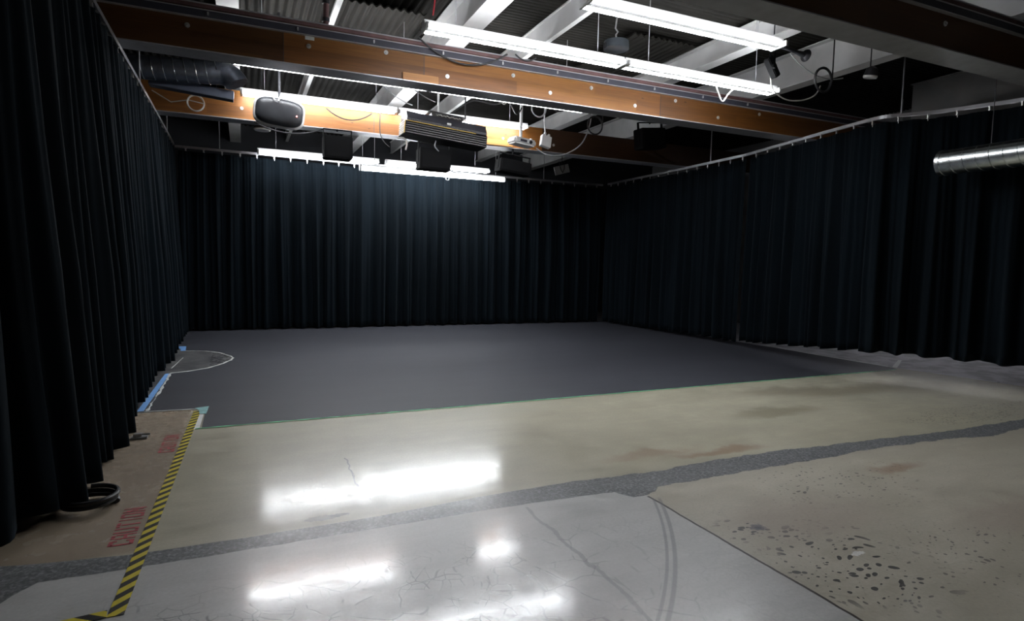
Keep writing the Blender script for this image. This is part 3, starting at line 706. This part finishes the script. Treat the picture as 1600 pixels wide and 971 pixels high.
MB().box(-0.86, -0.74, 5.66, 5.74, 0.0, 0.02, 0.004).build('base_plate', M['grey_paint'], r)
MB().box(-0.84, -0.78, 5.675, 5.725, 0.02, 0.045, 0.004).build('jaw', M['aluminium'], r)
MB().cyl((-0.79, 5.70, 0.035), (-0.72, 5.69, 0.035), 0.008).build('screw', M['aluminium'], r)

# ------------------------------------------------------------------ ducts
def spiral_duct(a, b, rad, m, label, gap=0.145):
    a = Vector(a); b = Vector(b); L = (b-a).length; d = (b-a)/L
    r = empty('spiral_duct', a, label, 'duct')
    k = MB(); k.cyl(a, b, rad, seg=40, caps=False); k.cyl(a+d*0.004, b, rad-0.012, seg=40, caps=False)
    bdy = k.build('pipe', m, r, smooth=True)
    up = d.cross(Vector((0, 0, 1))).normalized(); vv = d.cross(up)
    pts = []; turns = int(L/gap)
    for i in range(turns*28+1):
        t = 2*PI*i/28; pts.append(a+d*(gap*i/28+0.02)+(up*math.cos(t)+vv*math.sin(t))*(rad+0.001))
    MB().tube(pts, 0.005, 6).build('spiral_seam', M['galvanised'], r, smooth=True)
    return r
dr = spiral_duct((8.2, 4.90, 2.90), (8.2, 2.2, 2.90), 0.158, M['galvanised'], 'shiny galvanised spiral duct hanging at the right')
k = MB(); k.lathe([(0.150, 0.0), (0.166, 0.0), (0.166, 0.05), (0.150, 0.05)], 36, T(8.2, 4.91, 2.90) @ RX(90)); k.build('end_collar', M['galvanised'], dr, smooth=True)
k = MB(); k.lathe([(0.0005, 0), (0.145, 0), (0.145, 0.01), (0.0005, 0.01)], 36, T(8.2, 4.80, 2.90) @ RX(90)); k.build('damper_plate', mat('damper', (0.3, 0.36, 0.33), 0.5, 0.6), dr, smooth=True)
for yy in (4.36, 3.0): MB().cyl((8.2, yy, 3.05), (8.2, yy, ZC-0.03), 0.005, seg=6).build('hanger_cable', M['dark_metal'], dr)
dl = spiral_duct((-2.3, 9.2, 3.87), (-0.22, 9.2, 3.985), 0.150, M['dark_duct'], 'dark spiral duct hanging across the upper left between the beams', gap=0.125)
pts = [Vector((-0.22+0.20*math.sin(t), 9.2-0.02*t, 3.985-0.20*(1-math.cos(t)))) for t in [i/8*PI/2*0.75 for i in range(9)]]
MB().tube(pts, 0.152, 28).build('elbow', M['dark_duct'], dl, smooth=True)
MB().cyl((-0.9, 9.2, 4.0), (-0.9, 9.2, ZC-0.03), 0.005, seg=6).build('hanger_cable', M['dark_metal'], dl)
db = empty('duct_box', (-0.9, 9.3, 3.66), 'dark blue grey rectangular duct below the spiral duct at upper left', 'duct')
k = MB(); k.box(-0.5, 0.52, -0.09, 0.09, -0.06, 0.06, 0.006, T(-0.6, 9.47, 3.80) @ RY(4.5)); k.build('casing', mat('duct_blue', (0.06, 0.07, 0.10), 0.5, 0.3), db)
for xx in (-0.9, -0.3): MB().cyl((xx, 9.47, 3.82), (xx, 9.47, ZC-0.03), 0.005, seg=6).build('hanger_cable', M['dark_metal'], db)

# ------------------------------------------------------------------ hanging devices
# rounded black projector on the rear beam
pj = empty('projector', (0.55, 10.1, 3.78), 'black rounded projector with a pale rim and red light hanging at upper left', 'projector')
def roundbox(cx, cy, cz, sx, sy, sz, e=4.0, segs=28, mtx=None):
    k = MB(); r_ = bmesh.ops.create_uvsphere(k.bm, u_segments=segs*2, v_segments=segs, radius=1)
    for v in r_['verts']:
        c = v.co; n = (abs(c.x)**e+abs(c.y)**e+abs(c.z)**e)**(1/e); v.co = Vector((c.x/n*sx, c.y/n*sy, c.z/n*sz))
    bmesh.ops.transform(k.bm, matrix=(mtx or Matrix.Identity(4)), verts=r_['verts'])
    bmesh.ops.translate(k.bm, vec=(cx, cy, cz), verts=r_['verts']); return k
tilt = RY(5) @ RX(8)
roundbox(0.55, 10.12, 3.765, 0.345, 0.15, 0.20, 3.6, mtx=tilt).build('shell', M['black_case'], pj, smooth=True)
roundbox(0.55, 10.17, 3.77, 0.375, 0.10, 0.232, 3.6, mtx=tilt).build('rim', M['white_metal'], pj, smooth=True)
bk = MB(); bk.tube([(0.43, 9.97, 4.02), (0.47, 9.93, 3.90), (0.53, 9.93, 3.895), (0.57, 9.97, 4.02)], 0.012, 8); bk.build('bracket', M['white_metal'], pj, smooth=True)
MB().cyl((0.79, 9.985, 3.70), (0.79, 9.965, 3.70), 0.013, seg=12).build('status_light', M['red_led'], pj)

pj.location = (0.462, 8.5, 3.417); pj.scale = (0.84, 0.84, 0.84)
ppole = MB().cyl((0.0, 0.0, 0.20), (0.0, 0.0, 1.66), 0.02).build('mount_pole', M['dark_metal']); ppole.parent = pj

# large louvred unit
ac = empty('louvred_unit', (3.2, 10.0, 3.75), 'large dark louvred equipment unit hanging at centre of the rear beam', 'projector')
MAT = T(3.17, 10.0, 3.74) @ RY(4.5)
k = MB(); k.box(-0.72, 0.72, -0.16, 0.28, -0.19, 0.02, 0.012, MAT); k.build('body', M['matt_black'], ac)
k = MB()
for i in range(5): k.box(-0.71, 0.71, -0.178, -0.158, -0.178+i*0.037, -0.160+i*0.037, 0.0, MAT)
k.build('front_louvre', M['black_plastic'], ac)
k = MB(); v = [(-0.165, 0.022), (-0.165, 0.06), (-0.07, 0.19), (0.26, 0.19), (0.28, 0.022)]
k.prism(v, 'x', -0.70, 0.70); bmesh.ops.transform(k.bm, matrix=MAT, verts=k.bm.verts); k.build('sloped_top', mat('unit_top', (0.045, 0.045, 0.055), 0.5), ac)
k = MB()
for i in range(34):
    xx = -0.64+i*0.034
    k.box(xx, xx+0.02, -0.172, -0.160, 0.028, 0.055, 0, MAT)
k.build('vent_row', M['black_plastic'], ac)
k = MB(); k.box(-0.70, 0.5, -0.178, -0.16, 0.008, 0.018, 0, MAT); k.build('front_trim', M['yellow_edge'], ac)
k = MB()
for i in range(6): k.box(-0.735, -0.72, -0.15, 0.2, -0.18+i*0.036, -0.16+i*0.036, 0, MAT)
k.build('side_louvre', M['white_metal'], ac)
k = MB(); k.box(-0.732, -0.722, -0.165, -0.15, -0.19, 0.02, 0, MAT); k.build('side_trim', M['yellow_edge'], ac)
k = MB(); k.box(-0.28, 0.28, -0.10, 0.14, 0.19, 0.25, 0.01, MAT); k.box(-0.33, 0.33, -0.12, 0.16, 0.245, 0.26, 0.0, MAT); k.build('mount_tray', M['black_plastic'], ac)
k = MB()
for i in range(12): k.cyl((-0.2+i*0.036, -0.105, 0.21+0.008*(i % 3)), (-0.18+i*0.036, -0.13, 0.20+0.01*(i % 2)), 0.008, seg=6)
bmesh.ops.transform(k.bm, matrix=MAT, verts=k.bm.verts); k.build('connector_row', M['white_cable'], ac)
k = MB(); k.box(-0.02, 0.05, -0.175, -0.145, 0.065, 0.10, 0.004, MAT); k.build('label_plate', M['white_metal'], ac)
MB().cyl((3.05, 10.0, 4.0), (3.05, 10.0, ZC-0.03), 0.018).build('mount_pole', M['white_metal'], ac)
MB().cyl((3.55, 10.05, 3.96), (3.55, 10.05, ZC-0.03), 0.012).build('mount_pole', M['dark_metal'], ac)

# small white ceiling projector on a pole
wp = empty('white_projector', (4.72, 10.2, 3.72), 'small white projector hanging from a white pole right of the louvred unit', 'projector')
MT = T(4.68, 10.15, 3.735) @ RY(5) @ RZ(8)
k = MB(); k.box(-0.235, 0.235, -0.15, 0.14, -0.07, 0.05, 0.03, MT); k.build('casing', M['white_metal'], wp)
k = MB(); k.cyl((0.1, -0.15, -0.01), (0.1, -0.168, -0.01), 0.03, seg=18); bmesh.ops.transform(k.bm, matrix=MT, verts=k.bm.verts); k.build('lens', M['black_plastic'], wp)
k = MB(); k.box(-0.12, 0.02, -0.156, -0.146, -0.03, 0.012, 0, MT); k.build('intake_grille', M['slot_dark'], wp)
MB().cyl((4.66, 10.15, 3.775), (4.66, 10.15, ZC-0.03), 0.028, seg=16).build('mount_pole', M['white_metal'], wp)
k = MB(); k.box(0.16, 0.20, -0.05, 0.05, 0.04, 0.09, 0.006, MT); k.build('arm', M['white_metal'], wp)

wf = empty('white_lamp', (5.15, 10.1, 3.8), 'white boxy lamp on a thin white rod right of the white projector', 'lamp')
MT = T(5.13, 10.05, 3.80) @ RY(12) @ RX(-10)
k = MB(); k.box(-0.10, 0.10, -0.03, 0.06, -0.14, 0.075, 0.008, MT); k.build('head', M['white_metal'], wf)
k = MB(); k.box(-0.06, -0.02, -0.02, 0.02, 0.07, 0.13, 0.006, MT); k.box(0.02, 0.06, -0.02, 0.02, 0.07, 0.12, 0.006, MT); k.build('bracket', M['white_metal'], wf)
MB().tube([(5.11, 10.05, 3.90), (5.08, 10.05, 4.1), (5.10, 10.05, ZC-0.03)], 0.012).build('rod', M['white_metal'], wf, smooth=True)

# black loudspeakers in front of the far tube row
def speaker(x0, x1, z0, z1, y, label, rot=0, depth=0.30):
    cx, cz = (x0+x1)/2, (z0+z1)/2
    r = empty('loudspeaker', (cx, y, cz), label, 'speaker')
    MT = T(cx, y, cz) @ RY(rot); hw, hh = (x1-x0)/2, (z1-z0)/2
    k = MB(); k.box(-hw, hw, -0.0, depth, -hh, hh, 0.012, MT); k.build('cabinet', M['matt_black'], r)
    k = MB(); k.box(-hw+0.03, hw-0.03, -0.012, 0.002, -hh+0.03, hh-0.03, 0.004, MT); k.build('grille', M['matt_black'], r)
    k = MB()
    for s in (-1, 1): k.box(s*hw-0.006, s*hw+0.006, 0.1, 0.16, -0.05, hh+0.12, 0.0, MT)
    k.box(-hw, hw, 0.1, 0.16, hh+0.11, hh+0.122, 0, MT); k.build('yoke', M['matt_black'], r)
    MB().cyl((cx, y+0.17, cz+hh+0.10), (cx, y+0.17, 3.705 if y > 10 else ZC-0.03), 0.016).build('drop_pipe', M['matt_black'], r)
    return r
speaker(1.25, 1.71, 3.20, 3.57, 10.45, 'black loudspeaker hanging before the far tubes, below the orange beam, left of centre')
speaker(2.88, 3.45, 3.16, 3.53, 10.5, 'black loudspeaker hanging under the louvred unit in front of the far tubes')
speaker(4.42, 5.06, 3.22, 3.46, 10.5, 'black loudspeaker hanging right of the long batten over the back curtain', rot=6)
speaker(6.95, 7.5, 3.78, 4.16, 9.6, 'dim black loudspeaker hanging at right beyond the front beam', rot=-6)

# tilted pale plate at the right of the speakers
pl = empty('tilted_panel', (7.1, 13.0, 3.8), 'small pale panel hanging tilted near the back right corner', 'panel')
MT = T(7.05, 12.95, 3.80) @ RY(-16)
k = MB(); k.box(-0.20, 0.20, -0.015, 0.015, -0.10, 0.10, 0.004, MT); k.build('plate', M['white_paint'], pl)
k = MB(); k.tube([(6.95, 12.92, 3.98), (7.0, 12.91, 3.80), (7.05, 12.90, 3.72), (7.1, 12.91, 3.82), (7.1, 12.92, 4.0)], 0.010); k.build('cable_loop', M['black_cable'], pl, smooth=True)
MB().cyl((7.05, 12.95, 3.88), (7.05, 12.95, ZC-0.03), 0.008, seg=6).build('hanger_wire', M['dark_metal'], pl)

# hanging round can between near tube rows
cn = empty('hanging_can', (4.23, 6.2, 4.3), 'grey round metal can hanging on a hook between the two near tube rows', 'lamp')
MC = T(4.62, 7.05, 4.46)
k = MB(); k.lathe([(0.02, 0.075), (0.10, 0.07), (0.165, 0.05), (0.17, -0.05), (0.155, -0.06), (0.02, -0.065)], 28, MC); k.build('can', mat('can_metal', (0.14, 0.16, 0.18), 0.35, 0.8), cn, smooth=True)
k = MB(); k.tube([(4.62, 7.05, 4.53), (4.61, 7.05, 4.60), (4.64, 7.05, 4.64), (4.60, 7.05, 4.68), (4.62, 7.05, ZC-0.02)], 0.012); k.build('hook', M['washer'], cn, smooth=True)
for s in (-1, 1): MB().box(4.62+s*0.175-0.006, 4.62+s*0.175+0.006, 7.03, 7.07, 4.40, 4.47).build('side_clip', M['dark_metal'], cn)

# small tracking cameras with arms at the right end of the tubes
def track_cam(x, y, z, rot, label):
    r = empty('tracking_camera', (x, y, z), label, 'camera')
    MT = T(x, y, z) @ RY(rot)
    k = MB(); k.box(-0.045, 0.045, -0.05, 0.05, -0.15, 0.12, 0.010, MT); k.build('body', M['matt_black'], r)
    k = MB(); k.cyl((-0.03, -0.05, 0.0), (-0.03, -0.085, 0.0), 0.03, seg=18); bmesh.ops.transform(k.bm, matrix=MT, verts=k.bm.verts); k.build('lens', M['matt_black'], r)
    MB().cyl((x-0.03, y, z+0.08), (x-0.03, y, z+0.22), 0.014).build('bracket', M['matt_black'], r)
    MB().cyl((x+0.05, y, z+0.05), (x+0.05, y, z+0.22), 0.012).build('bracket', M['matt_black'], r)
    MB().box(x-0.06, x+0.08, y-0.03, y+0.03, z+0.21, z+0.235, 0.004).build('clamp_bar', M['matt_black'], r)
    return r
tc_ = track_cam(6.28, 5.95, 4.12, -36, 'small black tracking camera tilted at the right end of the near tubes')
MB().cyl((6.30, 5.95, 4.345), (6.30, 5.95, ZC-0.03), 0.008).build('hanger_rod', M['dark_metal'], tc_)
ar = empty('camera_arm', (6.9, 6.0, 4.4), 'dark metal arm with a flared round end, right of the near tubes', 'bracket')
k = MB(); k.tube([(6.42, 5.95, 4.40), (6.55, 5.95, 4.385), (6.70, 5.95, 4.37), (6.84, 5.95, 4.355)], [0.03, 0.022, 0.024, 0.04], 14); k.build('arm', M['dark_metal'], ar, smooth=True)
k = MB(); k.lathe([(0.04, 0.0), (0.075, 0.03), (0.08, 0.05), (0.06, 0.05), (0.03, 0.02)], 24, T(6.84, 5.95, 4.355) @ RY(95)); k.build('flare', M['dark_metal'], ar, smooth=True)
MB().cyl((6.55, 5.95, 4.385), (6.60, 5.95, ZC-0.03), 0.007).build('hanger_rod', M['dark_metal'], ar)

def disc_lamp(x, y, z, rad, rot, label):
    r = empty('round_lamp', (x, y, z), label, 'lamp')
    k = MB(); k.lathe([(0.002, 0.0), (rad*0.9, 0.0), (rad, 0.012), (rad, 0.03), (0.002, 0.03)], 28, T(x, y, z) @ RX(rot)); k.build('disc', M['white_metal'], r, smooth=True)
    k = MB(); k.lathe([(rad*1.0, 0.028), (rad*0.8, 0.12), (0.02, 0.15)], 24, T(x, y, z) @ RX(rot)); k.build('shade', M['dark_metal'], r, smooth=True)
    MB().cyl((x, y, z+0.1), (x, y, ZC-0.03), 0.008).build('drop_rod', M['dark_metal'], r)
    return r
disc_lamp(0.33, 11.15, 3.66, 0.135, 0, 'small round pale downlight below the black rounded projector')
disc_lamp(7.55, 5.5, 4.03, 0.085, 12, 'small round pale lamp among cables at upper right')
disc_lamp(2.74, 6.05, 4.62, 0.13, 30, 'black round lamp at top centre above the white purlin')

# pipes
pp = empty('hanging_pipe', (0.9, 7.2, 4.3), 'reddish brown pipe drop clamped above the front beam at upper left', 'pipe')
k = MB(); k.cyl((0.92, 7.50, 4.21), (0.93, 7.50, ZC-0.03), 0.032, seg=16); k.build('pipe', M['pipe_red'], pp, smooth=True)
for zz in (4.27, 4.47): MB().cyl((0.92, 7.50, zz), (0.92, 7.50, zz+0.04), 0.043, seg=16).build('coupling', M['dark_metal'], pp, smooth=True)
MB().box(0.86, 1.0, 7.46, 7.54, 4.202, 4.225, 0.004).build('clamp', M['white_metal'], pp)
tag(MB().tube([(2.03, 6.9, 4.33), (2.05, 6.9, 4.5), (2.06, 6.9, ZC-0.03)], 0.008).build('red_cable', M['red_cable'], smooth=True), 'thin red cable hanging vertically at top centre beside the white purlin', 'cable')

# ------------------------------------------------------------------ cables
def cable(pts, rad, m, label, n=8): return tag(MB().tube(spline(pts, n), rad, 6).build('cable', m, smooth=True), label, 'cable')
def sag(a, b, d, k=9):
    a = Vector(a); b = Vector(b); return [a+(b-a)*(i/k)+Vector((0, 0, -4*d*(i/k)*(1-i/k))) for i in range(k+1)]
cable(sag((1.98, 7.33, 4.215), (3.15, 7.33, 4.20), 0.22), 0.011, M['black_cable'], 'black cable sagging across the front beam face near the left tube end')
cable(sag((3.25, 7.30, 4.21), (3.55, 7.30, 4.21), 0.06), 0.010, M['black_cable'], 'short black cable loop on top of the front beam at centre')
cable(sag((1.30, 10.58, 4.02), (2.05, 10.56, 4.02), 0.15), 0.010, M['black_cable'], 'dark cable sagging across the lit part of the rear beam')
cable([(2.2, 10.6, 4.05), (2.19, 10.6, 3.85), (2.20, 10.58, 3.68), (2.26, 10.55, 3.55), (2.35, 10.55, 3.48)], 0.008, M['black_cable'], 'thin dark cable hanging down over the rear beam, left of louvred unit')
cable(sag((0.2, 10.66, 3.69), (1.25, 10.66, 3.69), 0.12), 0.011, M['black_cable'], 'dark cable sagging below the black rounded projector')
cable([(2.38, 10.1, 3.56), (2.48, 10.1, 3.57), (2.54, 10.1, 3.50), (2.52, 10.1, 3.38)], 0.014, M['white_cable'], 'short white cable curling below the left end of the louvred unit')
cable([(3.0, 9.95, 3.55), (2.98, 9.95, 3.46), (3.05, 9.95, 3.38)], 0.010, M['grey_cable'], 'thin grey cable hanging under the middle of the louvred unit')
cable([(5.1, 10.4, 3.70), (5.3, 10.3, 3.58), (5.6, 10.2, 3.60), (5.9, 10.1, 3.80), (6.0, 10.0, 4.1), (6.05, 10.0, 4.35), (6.1, 10.0, ZC-0.03)], 0.013, M['grey_cable'], 'long grey cable looping under the rear beam right of the white lamp')
cable(sag((1.5, 8.6, 4.60), (3.0, 10.0, 4.20), 0.12), 0.008, M['black_cable'], 'thin black cable running down to the louvred unit from the left')
cable(sag((1.3, 8.6, 4.55), (2.6, 10.0, 4.1), 0.16), 0.008, M['grey_cable'], 'thin grey cable swooping behind the front beam left of the louvred unit')
cable(sag((6.6, 5.95, 4.33), (7.3, 5.7, 4.05), 0.12), 0.008, M['grey_cable'], 'thin cable drooping right of the tracking camera')
cable([(6.33, 6.0, 4.0), (6.38, 6.0, 3.86), (6.6, 6.0, 3.76), (6.9, 6.0, 3.78), (7.15, 6.0, 3.88), (7.25, 6.0, 4.02)], 0.009, M['white_cable'], 'pale cable drooping in a curve below the right end of the tubes')
cable([(5.7, 6.31, 3.89), (5.78, 6.34, 3.80), (5.86, 6.35, 3.72), (5.94, 6.34, 3.82), (6.0, 6.31, 3.89)], 0.010, M['white_cable'], 'small pale cable loop at the right of the front beam below the tubes')
cable([(3.3, 10.0, 4.06), (3.6, 9.8, 4.25), (3.9, 9.6, 4.18), (4.2, 9.7, 4.3), (4.45, 9.9, 4.15), (4.6, 10.0, 4.3)], 0.012, M['black_cable'], 'tangled black cable above the right end of louvred unit')
cable([(3.5, 9.4, ZC-0.03), (3.5, 9.4, 4.4), (3.7, 9.4, 4.2), (3.85, 9.4, 4.35), (4.0, 9.4, 4.15), (4.2, 9.4, 4.38), (4.4, 9.4, 4.2), (4.45, 9.4, ZC-0.03)], 0.010, M['white_cable'], 'zigzag pale cable above the right end of louvred unit')
cable([(2.6, 9.4, 4.7), (2.7, 9.4, 4.5), (3.2, 9.6, 4.32), (3.7, 9.8, 4.5), (4.1, 9.8, 4.38)], 0.012, M['black_cable'], 'thick black cable run over the louvred unit')
coil((-0.62, 10.55, 3.86), 0.115, 3, 0.008, 'cable_coil', M['white_cable'], 'coiled beige cable hanging on the left end of the rear beam', 'cable', axis='y', drift=0.35, tail=[(-1.2, 10.58, 3.98), (-0.95, 10.58, 3.84), (-0.72, 10.58, 3.90)])
coil((4.55, 9.2, 4.10), 0.13, 4, 0.008, 'cable_coil', M['grey_cable'], 'coiled grey cable hanging above the white projector', 'cable', axis='y', drift=0.35, tail=[(4.68, 9.2, ZC-0.03), (4.68, 9.2, 4.3)])
coil((5.65, 9.2, 3.95), 0.15, 3, 0.009, 'cable_coil', M['black_cable'], 'coiled black cable hanging right of the white lamp before a purlin', 'cable', axis='y', drift=0.35, tail=[(5.80, 9.2, ZC-0.03), (5.80, 9.2, 4.2)])
coil((6.95, 5.7, 3.98), 0.15, 4, 0.009, 'cable_coil', M['black_cable'], 'coiled cable hanging in the dark at upper right', 'cable', axis='y', drift=0.35, tail=[(7.10, 5.7, ZC-0.03), (7.10, 5.7, 4.2)])

for i in range(9):
    rr = random.Random(50+i); x = 3.75+i*0.19; pts = [(x, 9.0+0.05*(i % 4), ZC-0.03), (x+rr.uniform(-.1, .1), 9.0+0.05*(i % 4), 4.45)]
    for j in range(4): pts.append((x+rr.uniform(-.16, .2), 9.0+0.05*(i % 4), 4.30-0.07*j+rr.uniform(-.05, .05)))
    pts += [(x+rr.uniform(.1, .3), 9.0+0.05*(i % 4), 4.38), (x+0.25, 9.0+0.05*(i % 4), ZC-0.03)]
    o = cable(pts, 0.012, M['black_cable'], 'thin black cable in the tangle hanging between the louvred unit and the white projector'); o['group'] = 'tangled cables above the white projector'
